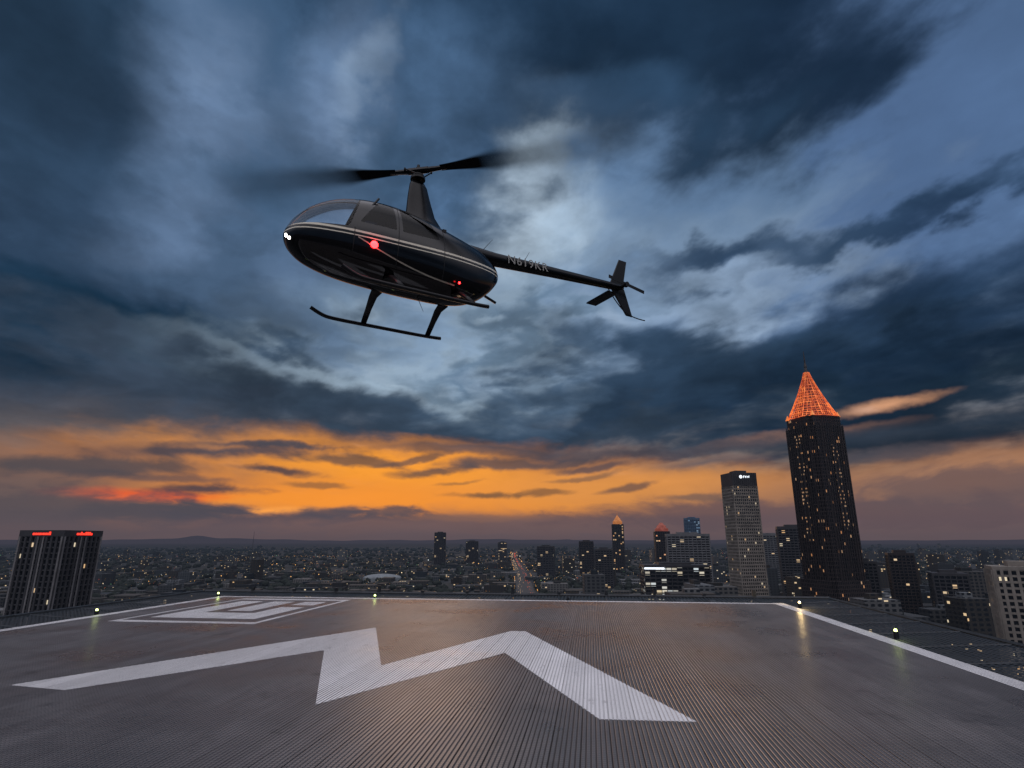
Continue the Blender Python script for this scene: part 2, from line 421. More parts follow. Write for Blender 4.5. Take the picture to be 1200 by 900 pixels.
for (lx,ly,mt,cl,e) in [(6.0,13.5,M_lg,(.8,1,.3),2.2),(5.95,19.0,M_lw,(1,.70,.32),22),(-12.7,19.6,M_lg,(.8,1,.35),1.2),(-12.8,14.6,M_lg,(.8,1,.35),1.2),(-7.1,19.5,M_lg,(.8,1,.35),.8),(6.0,8.2,M_lg,(.8,1,.3),1),(-.8,19.55,M_steel,None,0)]:
    me=bpy.data.meshes.new("edge_lamp"); bm=bmesh.new()
    bmesh.ops.create_uvsphere(bm,u_segments=12,v_segments=8,radius=.032)
    for v_ in bm.verts: v_.co.z=v_.co.z*1.2+.065
    bm.to_mesh(me); bm.free(); me.materials.append(mt)
    o=bpy.data.objects.new("edge_lamp_lens",me); scene.collection.objects.link(o); o.parent=pad; o.location=(lx,ly,-.02)
    mb=MB(); mb.beam((lx,ly,-.14),(lx,ly,.03),.05,seg=12); mb.make("edge_lamp_base",[M_steel],pad)
    if cl:
        l=bpy.data.lights.new("edge_lamp_light",'POINT'); l.energy=e; l.color=cl; l.shadow_soft_size=.05
        lo=bpy.data.objects.new("edge_lamp_light",l); scene.collection.objects.link(lo); lo.parent=pad; lo.location=(lx,ly,.17)

# building carrying the helipad
M_conc=simple("dark_concrete",(.12,.12,.125),.85,var=.25)
rb=empty("rooftop_building",(0,0,0),R(-7.5))
mb=MB(); mb.box(-20,12,-12,16,0,DECK-2.6); mb.make("walls",[M_conc],rb)
mb=MB(); mb.box(-20.3,12.3,-12.3,16.3,DECK-2.6,DECK-2.2)
for gx_ in (-11,-5,1): mb.box(gx_,gx_+.4,-4,18.5,DECK-.9,DECK-.26)
for gx_ in (-11,-5,1):
    for gy_ in (-3,5,13): mb.box(gx_,gx_+.4,gy_,gy_+.4,DECK-2.2,DECK-.9)
mb.make("roof_frame",[M_steel],rb)

# ------------------------------------------------------------------ CITY
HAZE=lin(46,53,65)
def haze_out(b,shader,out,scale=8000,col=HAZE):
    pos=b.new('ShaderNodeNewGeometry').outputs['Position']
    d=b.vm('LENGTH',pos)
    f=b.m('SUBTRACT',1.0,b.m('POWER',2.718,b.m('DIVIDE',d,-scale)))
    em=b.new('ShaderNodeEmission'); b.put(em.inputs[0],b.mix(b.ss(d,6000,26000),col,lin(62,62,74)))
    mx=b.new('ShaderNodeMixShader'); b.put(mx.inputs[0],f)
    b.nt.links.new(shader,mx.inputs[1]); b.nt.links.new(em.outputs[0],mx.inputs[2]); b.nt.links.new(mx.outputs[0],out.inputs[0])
def no_mis(m): m.cycles.emission_sampling='NONE'; return m
m,b,out=new_mat("ground"); tc=b.new('ShaderNodeTexCoord').outputs['Object']
f,_=b.noise(tc,.004,6,.65); g,_=b.noise(tc,.03,4,.7)
c=b.mix(b.ss(f,.4,.6),(.016,.019,.018),(.045,.045,.047)); c=b.mix(b.ss(g,.48,.6),c,(.010,.013,.012))
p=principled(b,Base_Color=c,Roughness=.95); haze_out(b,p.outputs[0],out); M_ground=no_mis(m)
GN=64; G=48000
obj_from("ground",[(G*math.cos(2*math.pi*k/GN),G*math.sin(2*math.pi*k/GN),0) for k in range(GN)],[tuple(range(GN))],M_ground)
m,b,out=new_mat("hills"); p=principled(b,Base_Color=(.04,.05,.05),Roughness=1); haze_out(b,p.outputs[0],out,8000); M_hill=no_mis(m)
hv=[];hf=[]; N=260
for i in range(N):
    az=R(-60+120*i/(N-1)); d=30000
    h=118+25*math.sin(i*.11)+18*math.sin(i*.31+1)+10*math.sin(i*.9)
    h+=170*math.exp(-((math.degrees(az)+27.6)/1.2)**2)+70*math.exp(-((math.degrees(az)+25)/1.2)**2)
    if az>.1: h=110+15*math.sin(i*.15)+8*math.sin(i*.7)
    hv+=[(d*math.sin(az),d*math.cos(az),-5),(d*1.03*math.sin(az),d*1.03*math.cos(az),max(h,40))]
for i in range(N-1): hf.append((2*i,2*i+2,2*i+3,2*i+1))
obj_from("hills",hv,hf,M_hill,smooth=True)

def window_mat(name,wall,glass,bay,flr,lit,wf=(.2,.8),zf=(.25,.8),lc=((1,.62,.28),(1,.85,.6)),es=1.2,attr=False,haze=8000,rough=.3):
    m,b,out=new_mat(name)
    t=b.new('ShaderNodeTexCoord'); x,y,z=b.sep(t.outputs['Object']); nx,ny,nz=b.sep(t.outputs['Normal'])
    sx=b.m('GREATER_THAN',b.m('ABSOLUTE',nx),b.m('ABSOLUTE',ny))
    u=b.m('ADD',b.m('MULTIPLY',y,sx),b.m('MULTIPLY',x,b.m('SUBTRACT',1.0,sx)))
    side=b.m('LESS_THAN',b.m('ABSOLUTE',nz),.5)
    uu=b.m('DIVIDE',u,bay); vv=b.m('DIVIDE',z,flr)
    wn=b.new('ShaderNodeTexWhiteNoise',noise_dimensions='3D')
    b.put(wn.inputs['Vector'],b.comb(b.m('FLOOR',uu),b.m('FLOOR',vv),b.m('ADD',sx,b.m('FLOOR',b.m('DIVIDE',b.m('SUBTRACT',b.m('ADD',x,y),u),40)))))
    r=wn.outputs[0]; rc=wn.outputs[1]
    fu=b.m('FRACT',uu); fv=b.m('FRACT',vv)
    win=b.m('MULTIPLY',b.m('MULTIPLY',b.m('GREATER_THAN',fu,wf[0]),b.m('LESS_THAN',fu,wf[1])),b.m('MULTIPLY',b.m('GREATER_THAN',fv,zf[0]),b.m('LESS_THAN',fv,zf[1])))
    win=b.m('MULTIPLY',win,side)
    on=b.m('MULTIPLY',win,b.m('GREATER_THAN',r,1-lit))
    if attr:
        a=b.new('ShaderNodeAttribute',attribute_name='tint'); wallc=a.outputs['Color']
    else:
        f,_=b.noise(t.outputs['Object'],.08,4,.6); wallc=b.mix(b.ss(f,.3,.7),tuple(k*.85 for k in wall),wall)
    cc=b.mix(win,wallc,glass)
    rx,ry,rz=b.sep(rc)
    ec=b.mix(ry,lc[0],lc[1])
    p=principled(b,Base_Color=cc,Roughness=b.ss(win,0,1,.8,rough,'LINEAR'),Emission_Color=ec,
        Emission_Strength=b.m('MULTIPLY',on,b.ss(b.m('POWER',rx,2.0),0,1,.12*es,es,'LINEAR')))
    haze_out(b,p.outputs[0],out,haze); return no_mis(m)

M_city=window_mat("city_facades",None,(.012,.015,.02),5.5,3.8,.045,es=.8,attr=True)
def boxes_mesh(name,items,mat,rot=0.0):
    V=[];Fc=[];C=[]
    for (x,y,w_,d_,h,c,z0) in items:
        n=len(V); a,e=w_/2,d_/2
        V+=[(x-a,y-e,z0),(x+a,y-e,z0),(x+a,y+e,z0),(x-a,y+e,z0),(x-a,y-e,h),(x+a,y-e,h),(x+a,y+e,h),(x-a,y+e,h)]
        Fc+=[(n+4,n+5,n+6,n+7),(n,n+1,n+5,n+4),(n+1,n+2,n+6,n+5),(n+2,n+3,n+7,n+6),(n+3,n,n+4,n+7)]
        C+=[(*c,1)]*8
    o=obj_from(name,V,Fc,mat)
    at=o.data.color_attributes.new('tint','FLOAT_COLOR','POINT'); at.data.foreach_set('color',np.array(C,dtype=np.float32).ravel())
    o.rotation_euler=(0,0,rot); return o
major=[]
def tint():
    k=random.choice((.02,.03,.035,.05,.07,.13))*random.uniform(.7,1.2)
    w_=random.uniform(-.008,.010)
    return (k+w_,k,max(.004,k-w_))
def city_items():
    it=[]
    for _ in range(3400):
        y=500*math.exp(random.random()**.9*math.log(9000/500)); x=random.uniform(-1.15,1.15)*y
        if abs(x-.014*y)<28+.004*y: continue
        dens=.95 if x>-.1*y else .75
        if random.random()>dens: continue
        ok=all(abs(x-mx_)>r_ or abs(y-my)>r_ for mx_,my,r_ in major)
        if not ok: continue
        s_=random.random()
        h=random.uniform(6,13) if s_<.78 else random.uniform(13,28)
        if s_>.975 and y>1500: h=random.uniform(34,58)
        if x>.12*y and y<3500 and s_>.86: h=random.uniform(30,66)
        w_=random.uniform(14,46);d_=random.uniform(14,46)
        if h<14 and random.random()<.3: w_*=1.8
        it.append((x,y,w_,d_,h,tint(),0))
        if h>18: it.append((x+random.uniform(-4,4),y,w_*.35,d_*.35,h+random.uniform(3,5),tint(),h+.01))
    return it

def framed(name,x,y,wx,wy,h,rot,piers,floors,M_frame,M_glass,pier_w=.8,proj=.6,span_h=1.1,crown=None,z0=0,corner=True):
    e=empty(name,(x,y,0),rot); major.append((x,y,max(wx,wy)*.9))
    mb=MB(); mb.box(-wx/2,wx/2,-wy/2,wy/2,z0,h); mb.make("glass_core",[M_glass],e)
    mb=MB()
    nx_,ny_=piers
    for i in range(nx_+1):
        c=-wx/2+wx*i/nx_; pw=pier_w*(1.8 if i in(0,nx_) and corner else 1)
        for s_ in (-1,1):
            y0=s_*wy/2; mb.box(c-pw/2,c+pw/2,min(y0,y0+s_*proj),max(y0,y0+s_*proj),z0,h+.5)
    for i in range(ny_+1):
        c=-wy/2+wy*i/ny_; pw=pier_w*(1.8 if i in(0,ny_) and corner else 1)
        for s_ in (-1,1):
            x0=s_*wx/2; mb.box(min(x0,x0+s_*proj),max(x0,x0+s_*proj),c-pw/2,c+pw/2,z0,h+.5)
    fh=(h-z0)/floors; q=proj*.55
    for k in range(floors+1):
        zc=z0+k*fh
        mb.box(-wx/2-q,wx/2+q,-wy/2-q,-wy/2,zc,zc+span_h); mb.box(-wx/2-q,wx/2+q,wy/2,wy/2+q,zc,zc+span_h)
        mb.box(-wx/2-q,-wx/2,-wy/2,wy/2,zc,zc+span_h); mb.box(wx/2,wx/2+q,-wy/2,wy/2,zc,zc+span_h)
    mb.make("piers_and_spandrels",[M_frame],e)
    if crown:
        mb=MB(); ch=crown
        mb.box(-wx/2-proj,wx/2+proj,-wy/2-proj,wy/2+proj,h+.51,h+ch); mb.box(-wx/4,wx/4,-wy/4,wy/4,h+ch+.01,h+ch+3); mb.make("crown",[M_frame],e)
    return e
def hazed(name,col,rough=.8,haze=8000,emis=None,es=0,var=.2):
    m,b,out=new_mat(name); tc=b.new('ShaderNodeTexCoord').outputs['Object']
    f,_=b.noise(tc,.1,4,.65); c=b.mix(b.ss(f,.3,.7),tuple(k*(1-var) for k in col),tuple(k*(1+var) for k in col))
    p=principled(b,Base_Color=c,Roughness=rough)
    if emis: b.put(p.inputs['Emission Color'],emis); p.inputs['Emission Strength'].default_value=es
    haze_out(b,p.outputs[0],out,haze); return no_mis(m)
def plain_glass(name,bay,flr,lit,lc=((1,.6,.28),(1,.85,.6)),es=.8,g=(.008,.010,.014)):
    return window_mat(name,g,g,bay,flr,lit,(.0,1.0),(.0,1.0),lc,es,rough=.15)
M_beige=hazed("pale_concrete",(.23,.20,.17)); M_grey=hazed("grey_concrete",(.13,.13,.135)); M_dk=hazed("dark_granite",(.028,.020,.019),.5)
M_dkf=hazed("dark_frame",(.036,.034,.037),.6)

e=framed("office_tower",-348,466,34,34,104,R(-6),(8,8),26,M_dkf,plain_glass("glass_office",4.25,4.0,.02),pier_w=1.6,proj=1.2,span_h=1.0)
mb=MB()
mb.box(-18.3,18.3,-18.3,18.3,104.55,109)
mb.make("crown",[M_dkf],e)
M_pale=hazed("pale_rib",(.17,.16,.16))
mb=MB()
for c in (-2.2,2.2,-17.2,17.2):
    mb.box(c-.55,c+.55,-18.7,-18.25,0,104.5); mb.box(18.25,18.7,c-.55,c+.55,0,104.5)
mb.make("stair_ribs",[M_pale],e)
M_red=hazed("red_neon",(.5,.03,.02),emis=(1,.03,.015),es=2.6,haze=60000)
mb=MB()
for side in (0,1):
    xx=-7
    for wl in (1.6,1.2,1.0,1.4,.6,1.6,1.2,1.0,1.2):
        hh=random.choice((1.4,1.4,2.2))
        if side==0: mb.box(xx,xx+wl,-18.6,-18.35,105.6,105.6+hh)
        else: mb.box(18.35,18.6,xx,xx+wl,105.6,105.6+hh)
        xx+=wl+.45
mb.make("sign_letters",[M_red],e)

e=framed("slab_tower",272,706,30,26,163,R(8),(12,9),44,M_beige,plain_glass("glass_slab",2.6,3.7,.035,es=.6),pier_w=.9,proj=.5,span_h=1.5)
mb=MB(); mb.box(-15.5,15.5,-13.5,13.5,163.6,179); mb.box(-7,7,-7,7,179.01,182)
for i in range(13):
    c=-15+30*i/12; mb.box(c-.3,c+.3,-14,-13.51,163.6,178.6)
mb.make("crown",[M_dkf],e)
M_ws=hazed("white_sign",(.7,.7,.7),emis=(.85,.93,1),es=1.6,haze=60000)
mb=MB()
pts=[(math.cos(a*math.pi/8)*1.9,math.sin(a*math.pi/8)*1.9) for a in range(16)]
n_=len(mb.v)
for (px,pz) in pts: mb.v.append((-4.6+px,-14.2,174+pz))
mb.f.append(tuple(range(n_,n_+16))); mb.m.append(0)
for i,wl in enumerate((1.5,1.2,1.6,1.2)):
    x0=-1.4+i*2.2
    mb.box(x0,x0+.5,-14.4,-14.05,172.8,175.2); mb.box(x0+.5,x0+wl,-14.4,-14.05,(174.7 if i in(0,3) else 173.8),(175.2 if i in (0,3) else 174.3))
mb.make("sign",[M_ws],e)

# ---- tall granite tower with lit lattice pyramid
TX,TY=355,676
e=empty("pyramid_topped_skyscraper",(TX,TY,0),R(19)); major.append((TX,TY,48))
M_gt=window_mat("granite_windows",(.030,.019,.018),(.008,.008,.010),2.4,4.0,.04,(.25,.8),(.15,.85),((1,.42,.16),(1,.62,.36)),.5,rough=.2)
A=25.0
def notched(a,nn,step):
    p=[]
    q=[(a,-(a-nn*step))]
    for k in range(nn):
        q+= [(a-k*step, a-(nn-k)*step),(a-(k+1)*step, a-(nn-k)*step)]
    q=q[1:]
    for r_ in range(4):
        cs,sn=[(1,0),(0,1),(-1,0),(0,-1)][r_]
        p+=[(x_*cs-y_*sn,x_*sn+y_*cs) for x_,y_ in q]
    return p
mb=MB()
mb.prism(notched(A+2.5,3,2.4),0,60,0); mb.prism(notched(A,3,2.4),60.01,228,0); mb.prism(notched(A-1,2,4.2),228.01,240,0)
mb.make("shaft",[M_gt],e)
mb=MB()
for s_ in (-1,1):
    for i in range(11):
        c=-16+32*i/10
        mb.box(c-.4,c+.4,min(s_*A,s_*(A+.6)),max(s_*A,s_*(A+.6)),60,230+4*(i%2))
        mb.box(min(s_*A,s_*(A+.6)),max(s_*A,s_*(A+.6)),c-.4,c+.4,60,230+4*(i%2))
mb.make("granite_piers",[M_dk],e)
M_lit=window_mat("lit_columns",(.03,.02,.02),(.02,.02,.02),1.4,4.0,.26,(.15,.85),(.3,.7),((1,.46,.18),(1,.66,.4)),.55)
mb=MB()
for (c0,c1) in ((-3.9,-1.3),(1.3,3.9)):
    mb.box(c0,c1,-A-.75,-A-.02,112,206); mb.box(-A-.75,-A-.02,c0,c1,100,218)
mb.make("lit_bays",[M_lit],e)
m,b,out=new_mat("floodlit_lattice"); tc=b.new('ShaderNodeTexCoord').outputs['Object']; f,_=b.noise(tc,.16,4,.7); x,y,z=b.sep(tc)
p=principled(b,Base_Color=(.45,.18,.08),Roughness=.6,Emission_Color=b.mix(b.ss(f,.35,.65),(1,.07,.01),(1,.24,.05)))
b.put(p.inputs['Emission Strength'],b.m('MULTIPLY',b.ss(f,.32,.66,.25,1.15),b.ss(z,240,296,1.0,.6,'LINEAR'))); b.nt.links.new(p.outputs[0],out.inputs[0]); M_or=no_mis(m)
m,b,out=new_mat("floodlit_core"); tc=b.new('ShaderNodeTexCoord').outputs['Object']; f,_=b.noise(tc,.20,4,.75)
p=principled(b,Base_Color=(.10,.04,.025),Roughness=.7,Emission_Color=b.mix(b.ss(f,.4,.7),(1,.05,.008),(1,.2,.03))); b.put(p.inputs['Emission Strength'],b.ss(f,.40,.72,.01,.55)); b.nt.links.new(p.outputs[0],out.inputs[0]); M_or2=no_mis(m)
M_gold=hazed("gilded_spire",(.5,.3,.1),.3,emis=(1,.22,.04),es=.6,haze=60000)
mb=MB()
lev=[(240,25.5),(245,23.5),(251,20.5),(258,17.3),(265,14.3),(272,11.4),(280,8.3),(288,5.4),(297,2.8)]
def ring(a):
    k=a*.42
    return [(a,-k),(a,k),(k,a),(-k,a),(-a,k),(-a,-k),(-k,-a),(k,-a)]
for (z0_,a0),(z1_,a1) in zip(lev,lev[1:]):
    r0,r1=ring(a0),ring(a1)
    for i in range(8):
        j=(i+1)%8; N_=4 if i%2 else 6
        N_=max(2,int(N_*a0/25)+1)
        p0,p1,q0,q1=[Vector((*r0[i],z0_)),Vector((*r0[j],z0_)),Vector((*r1[i],z1_)),Vector((*r1[j],z1_))]
        mb.beam(p0,p1,.40,seg=4); mb.beam(p0,q0,.5,seg=4)
        for k in range(1,N_):
            mb.beam(p0.lerp(p1,k/N_),q0.lerp(q1,k/N_),.24,seg=4)
        mb.beam(p0.lerp(q0,.5),p1.lerp(q1,.5),.2,seg=4)
mb.make("pyramid_lattice",[M_or],e)
mb=MB()
for (z0_,a0),(z1_,a1) in zip(lev,lev[1:]):
    mb.prism([(x_*.82,y_*.82) for x_,y_ in ring(a0)],z0_,z1_,0,[(x_*.82,y_*.82) for x_,y_ in ring(a1)])
mb.make("pyramid_core",[M_or2],e)
mb=MB(); mb.beam((0,0,296),(0,0,304),2.6,seg=8,r2=1.3); mb.beam((0,0,304),(0,0,309),2.0,seg=8,r2=1.0); mb.beam((0,0,309),(0,0,324),1.0,seg=6,r2=.35)
mb.make("spire",[M_dk],e)
mb=MB()
for sx_ in(-1,1):
    for sy_ in (-1,1):
        mb.prism([(sx_*19+d[0]*1.6,sy_*19+d[1]*1.6) for d in ((1,1),(-1,1),(-1,-1),(1,-1))],240,246,0,[(sx_*18.6+d[0]*.2,sy_*18.6+d[1]*.2) for d in ((1,1),(-1,1),(-1,-1),(1,-1))])
mb.make("corner_pinnacles",[M_gold],e)

framed("wide_office_block",322,1110,74,40,108,R(-10),(10,5),26,M_grey,plain_glass("g1",7.4,4.1,.05),1.0,.8,2.0,crown=5)
e=framed("midrise_office",212,800,82,40,68,R(-4),(12,6),15,M_dkf,plain_glass("g2",6.8,4.5,.28,((1,.8,.5),(.85,.95,1)),.75),.8,.5,1.6,crown=3)
mb=MB(); mb.box(-41,-16,-20.9,-20.62,65.8,68); mb.make("sign_band",[M_ws],e)
framed("blue_glass_tower",540,1800,44,34,160,R(-14),(8,6),38,hazed("blue_frame",(.08,.13,.2)),plain_glass("g3",5.5,4.2,.14,((.3,.6,1),(.6,.8,1)),.4,(.03,.06,.1)),.8,.5,1.4,crown=6)
framed("dark_office_tower",470,1010,46,36,119,R(-20),(8,6),28,M_dkf,plain_glass("g4",5.7,4.2,.04),.9,.5,1.8,crown=5)
framed("apartment_tower",402,700,26,26,76,R(-25),(6,6),22,M_dkf,plain_glass("g5",4.3,3.4,.06),.9,.5,1.2,crown=3)
framed("apartment_tower",440,690,24,24,85,R(-25),(6,6),26,M_dk,plain_glass("g6",4,3.3,.05),.9,.5,1.2,crown=3)
framed("apartment_tower",455,640,30,24,66,R(-25),(6,6),18,M_dkf,plain_glass("g7",4.3,3.4,.07),.9,.5,1.2,crown=3)
framed("apartment_block",312,372,34,26,84,R(-30),(9,6),24,M_beige,plain_glass("g8",3.78,3.5,.06),1.5,.5,1.3,crown=2.5)
framed("office_slab",-300,2520,46,30,129,R(5),(6,5),30,M_dk,plain_glass("g9",7,4.2,.02),1.2,.5,2,crown=4)
framed("office_slab",-165,2500,50,30,94,R(5),(6,5),22,M_dk,plain_glass("g10",7,4.2,.07),1.2,.5,2,crown=4)
framed("office_slab",-40,2500,34,30,90,R(5),(6,5),22,M_dkf,plain_glass("g11",7,4.2,.2,es=1.2),1.2,.5,2,crown=4)
framed("office_slab",95,1700,46,30,82,R(-8),(6,5),18,M_dkf,plain_glass("g12",7,4.2,.06),1.2,.5,2,crown=4)
framed("office_slab",215,1750,40,34,95,R(-8),(6,5),20,M_dk,plain_glass("g13",7,4.2,.09),1.2,.5,2,crown=4)
framed("office_slab",640,1500,60,40,112,R(-20),(8,6),25,M_grey,plain_glass("g14",7,4.2,.04),1.2,.5,2,crown=4)
framed("office_slab",196,1300,36,36,80,R(-8),(6,6),18,M_dkf,plain_glass("g15",6,4.2,.08),1.2,.5,2,crown=4)
e=framed("pointed_tower",352,2000,36,36,152,R(-8),(6,6),36,M_dk,plain_glass("g16",6,4.2,.14,((1,.5,.2),(1,.7,.4)),.9),1.6,.8,1.2)
mb=MB(); sq=lambda a:[(a,a),(-a,a),(-a,-a),(a,-a)]
mb.prism(sq(15),152.6,162,0); mb.prism(sq(14),162.01,182,0,sq(1.2)); mb.beam((0,0,182),(0,0,192),.8,seg=5,r2=.2)
mb.make("lit_pyramid_roof",[hazed("amber_crown",(.3,.15,.06),emis=(1,.3,.07),es=.30,haze=40000,var=.5)],e)
e=framed("round_topped_tower",373,1500,34,34,122,R(-8),(6,6),30,M_dk,plain_glass("g17",5.7,4.1,.11,((1,.4,.2),(1,.7,.4)),.9),1.6,.8,1.2)
mb=MB(); mb.prism(sq(15),122.6,130,0); mb.prism(sq(12),130.01,138,0,sq(9)); mb.prism(sq(7),138.01,144,0,sq(3))
mb.make("lit_crown",[hazed("ruby_crown",(.25,.1,.08),emis=(1,.16,.08),es=.12,haze=40000,var=.5)],e)
e=empty("arena",(-330,1560,0),0); major.append((-330,1560,60))
mb=MB(); mb.prism([(math.cos(a*math.pi/16)*48,math.sin(a*math.pi/16)*36) for a in range(32)],0,10,0)
for k in range(5):
    s0,s1=math.cos(k*math.pi/10),math.cos((k+1)*math.pi/10)
    mb.prism([(math.cos(a*math.pi/16)*48*s0,math.sin(a*math.pi/16)*36*s0) for a in range(32)],10+9*math.sin(k*math.pi/10)+.01,10+9*math.sin((k+1)*math.pi/10),0,[(math.cos(a*math.pi/16)*48*max(s1,.02),math.sin(a*math.pi/16)*36*max(s1,.02)) for a in range(32)])
mb.make("roof",[hazed("white_membrane",(.24,.26,.27))],e)

boxes_mesh("distant_city_blocks",city_items(),M_city)

# highway
m,b,out=new_mat("road")
p=principled(b,Base_Color=(.05,.05,.05),Roughness=.8); haze_out(b,p.outputs[0],out); M_road=no_mis(m)
def road_x(y): return 6+.006*(y-700)+18*math.sin(y/900.0)
rv=[];rf=[]
ys=np.linspace(700,6500,120)
for y in ys:
    xc=road_x(y); rv+=[(xc-19,y,.1),(xc+19,y,.1)]
for i in range(len(ys)-1): rf.append((2*i,2*i+1,2*i+3,2*i+2))
obj_from("road",rv,rf,M_road)

bm=bmesh.new(); bmesh.ops.create_icosphere(bm,subdivisions=2,radius=1); bm.verts.ensure_lookup_table()
iv=np.array([v.co[:] for v in bm.verts]); ifc=np.array([[v.index for v in f.verts] for f in bm.faces]); bm.free()
def cloud_of(name,pts,rad,zsq,mat,base=iv,fc=ifc,jit=.25,cols=None):
    n=len(pts); nv=len(base)
    V=base[None]*(1+jit*(rng.random((n,nv,1))-.5)*2)*rad[:,None,None]
    V[:,:,2]*=zsq; V=V+pts[:,None,:]
    Fq=(fc[None]+(np.arange(n)*nv)[:,None,None]).reshape(-1,fc.shape[1])
    me=bpy.data.meshes.new(name); me.vertices.add(n*nv); me.vertices.foreach_set('co',V.reshape(-1).astype(np.float32))
    k=fc.shape[1]; me.loops.add(len(Fq)*k); me.loops.foreach_set('vertex_index',Fq.reshape(-1).astype(np.int32))
    me.polygons.add(len(Fq)); me.polygons.foreach_set('loop_start',(np.arange(len(Fq))*k).astype(np.int32))
    me.update(calc_edges=True); me.validate()
    if cols is not None:
        at=me.color_attributes.new('tint','FLOAT_COLOR','POINT'); at.data.foreach_set('color',np.repeat(cols,nv,axis=0).astype(np.float32).ravel())
    me.materials.append(mat); o=bpy.data.objects.new(name,me); scene.collection.objects.link(o); return o
NT=7500
ty=550*np.exp(rng.random(NT)*math.log(7000/550)); tx=rng.uniform(-1.1,1.1,NT)*ty
keep=np.abs(tx-np.array([road_x(y) for y in ty]))>24+ty*.002
tx,ty=tx[keep],ty[keep]
tr_=rng.uniform(4,8,len(tx))*(1+ty/6000)
tp=np.stack([tx,ty,tr_*.6],1)
m,b,out=new_mat("foliage"); tc=b.new('ShaderNodeTexCoord').outputs['Object']; f,_=b.noise(tc,.25,3,.7)
p=principled(b,Base_Color=b.mix(b.ss(f,.35,.65),(.007,.010,.008),(.018,.024,.017)),Roughness=.95); haze_out(b,p.outputs[0],out); no_mis(m)
cloud_of("distant_trees",tp,tr_,.8,m)

ov=np.array([(1,0,0),(-1,0,0),(0,1,0),(0,-1,0),(0,0,1),(0,0,-1)],float)
of=np.array([(0,2,4),(2,1,4),(1,3,4),(3,0,4),(2,0,5),(1,2,5),(3,1,5),(0,3,5)])
def lights(n,fn):
    P_=[];R_=[];C_=[]
    for _ in range(n):
        q=fn()
        if q: P_.append(q[0]);R_.append(q[1]);C_.append((*[k_*q[3] for k_ in q[2]],1))
    return P_,R_,C_
pal=[((1,.50,.16),.52),((1,.75,.45),.26),((.9,.95,1),.12),((1,.12,.04),.06),((.4,1,.5),.04)]
def pick():
    r_=random.random();a=0
    for c,p_ in pal:
        a+=p_
        if r_<a: return c
    return pal[0][0]
cl=[(random.uniform(-.95,.95),random.uniform(900,5000)) for _ in range(34)]+[(-.25,1400),(-.35,1900),(-.3,1650),(-.2,2100),(-.05,1300),(-.12,1800),(.1,1500),(.08,2100),(.03,1500),(-.02,2000)]
def f1():
    if random.random()<.8:
        a,yc=random.choice(cl); y=yc*random.uniform(.94,1.06); x=a*yc+random.gauss(0,.04*yc)
    else:
        y=650*math.exp(random.random()*math.log(7000/650)); x=random.uniform(-1.1,1.1)*y
    k=random.random(); big=k>.97
    return ((x,y,random.uniform(8,18)),y*(.00016+.00024*k*k+(.00035 if big else 0)),pick(),random.uniform(.25,1.0)*math.exp(-y/6000))
P1,R1,C1_=lights(1500,f1)
def f2():
    y=1000*math.exp(random.random()*math.log(5000/1000)); lane=random.choice((-14,-10,-6,6,10,14))
    c=(1,.66,.36) if lane<0 else (1,.14,.04)
    if random.random()<.3: return ((road_x(y)+random.choice((-22,22)),y,11),y*.0004,(1,.48,.14),.7)
    return ((road_x(y)+lane,y,1.4),y*random.uniform(.00018,.00032),c,.7)
P2,R2,C2_=lights(280,f2)
def f3():
    k=random.randrange(7); y0=[1150,1350,1650,2100,2500,2900,3600][k]
    x=random.uniform(-.9,.9)*y0
    if math.sin(x*.006+k)>.1: return None
    return ((x,y0+.03*x+random.uniform(-3,3),10),y0*.00027,(1,.43,.11),random.uniform(.3,.8))
P3,R3,C3_=lights(520,f3)
m,b,out=new_mat("street_light_glow"); a=b.new('ShaderNodeAttribute',attribute_name='tint')
em=b.new('ShaderNodeEmission'); b.put(em.inputs[0],a.outputs['Color']); em.inputs[1].default_value=3.0; b.nt.links.new(em.outputs[0],out.inputs[0])
cloud_of("city_street_lights",np.array(P1+P2+P3),np.array(R1+R2+R3),1.0,no_mis(m),ov,of,0,np.array(C1_+C2_+C3_))
e=empty("radio_mast",(-1500,3500,0)); mb=MB(); mb.beam((0,0,0),(0,0,150),2.2,seg=4,r2=.8); mb.make("mast",[M_dkf],e)

# ------------------------------------------------------------------ HELICOPTER
heli=empty("helicopter",(-2.01,10.89,CAMZ+4.37),R(212))
st=[(2.54,1.00,1.05,.03),(2.50,.89,1.17,.16),(2.38,.75,1.39,.33),(2.14,.60,1.66,.47),(1.76,.49,1.91,.57),(1.33,.43,2.06,.63),(.85,.40,2.13,.65),(.35,.38,2.12,.65),
    (-.15,.38,2.03,.64),(-.65,.39,1.92,.60),(-1.1,.45,1.82,.52),(-1.45,.60,1.72,.42),(-1.72,.82,1.58,.30),(-1.90,1.05,1.42,.16),(-1.97,1.20,1.28,.04)]
st=np.array(st)
def cat(t):
    i=min(int(t),len(st)-2); u=t-i
    p0,p1,p2,p3=st[max(i-1,0)],st[i],st[i+1],st[min(i+2,len(st)-1)]
    return .5*((2*p1)+(-p0+p2)*u+(2*p0-5*p1+4*p2-p3)*u*u+(-p0+3*p1-3*p2+p3)*u**3)
NSt=90;NA=64
bv=[];bf=[]
for i in range(NSt+1):
    x,zb,zt,hw=cat((len(st)-1)*i/NSt)
    zc=zb+(zt-zb)*.44
    for k in range(NA):
        a=2*math.pi*k/NA; c_,s_=math.cos(a),math.sin(a)
        ex=2/2.5 if s_<0 else 2/2.15
        yy=hw*math.copysign(abs(c_)**(2/2.3),c_); z_=math.copysign(abs(s_)**ex,s_)
        z_=zc+z_*((zt-zc) if s_>0 else (zc-zb))
        bv.append((x,yy,z_))
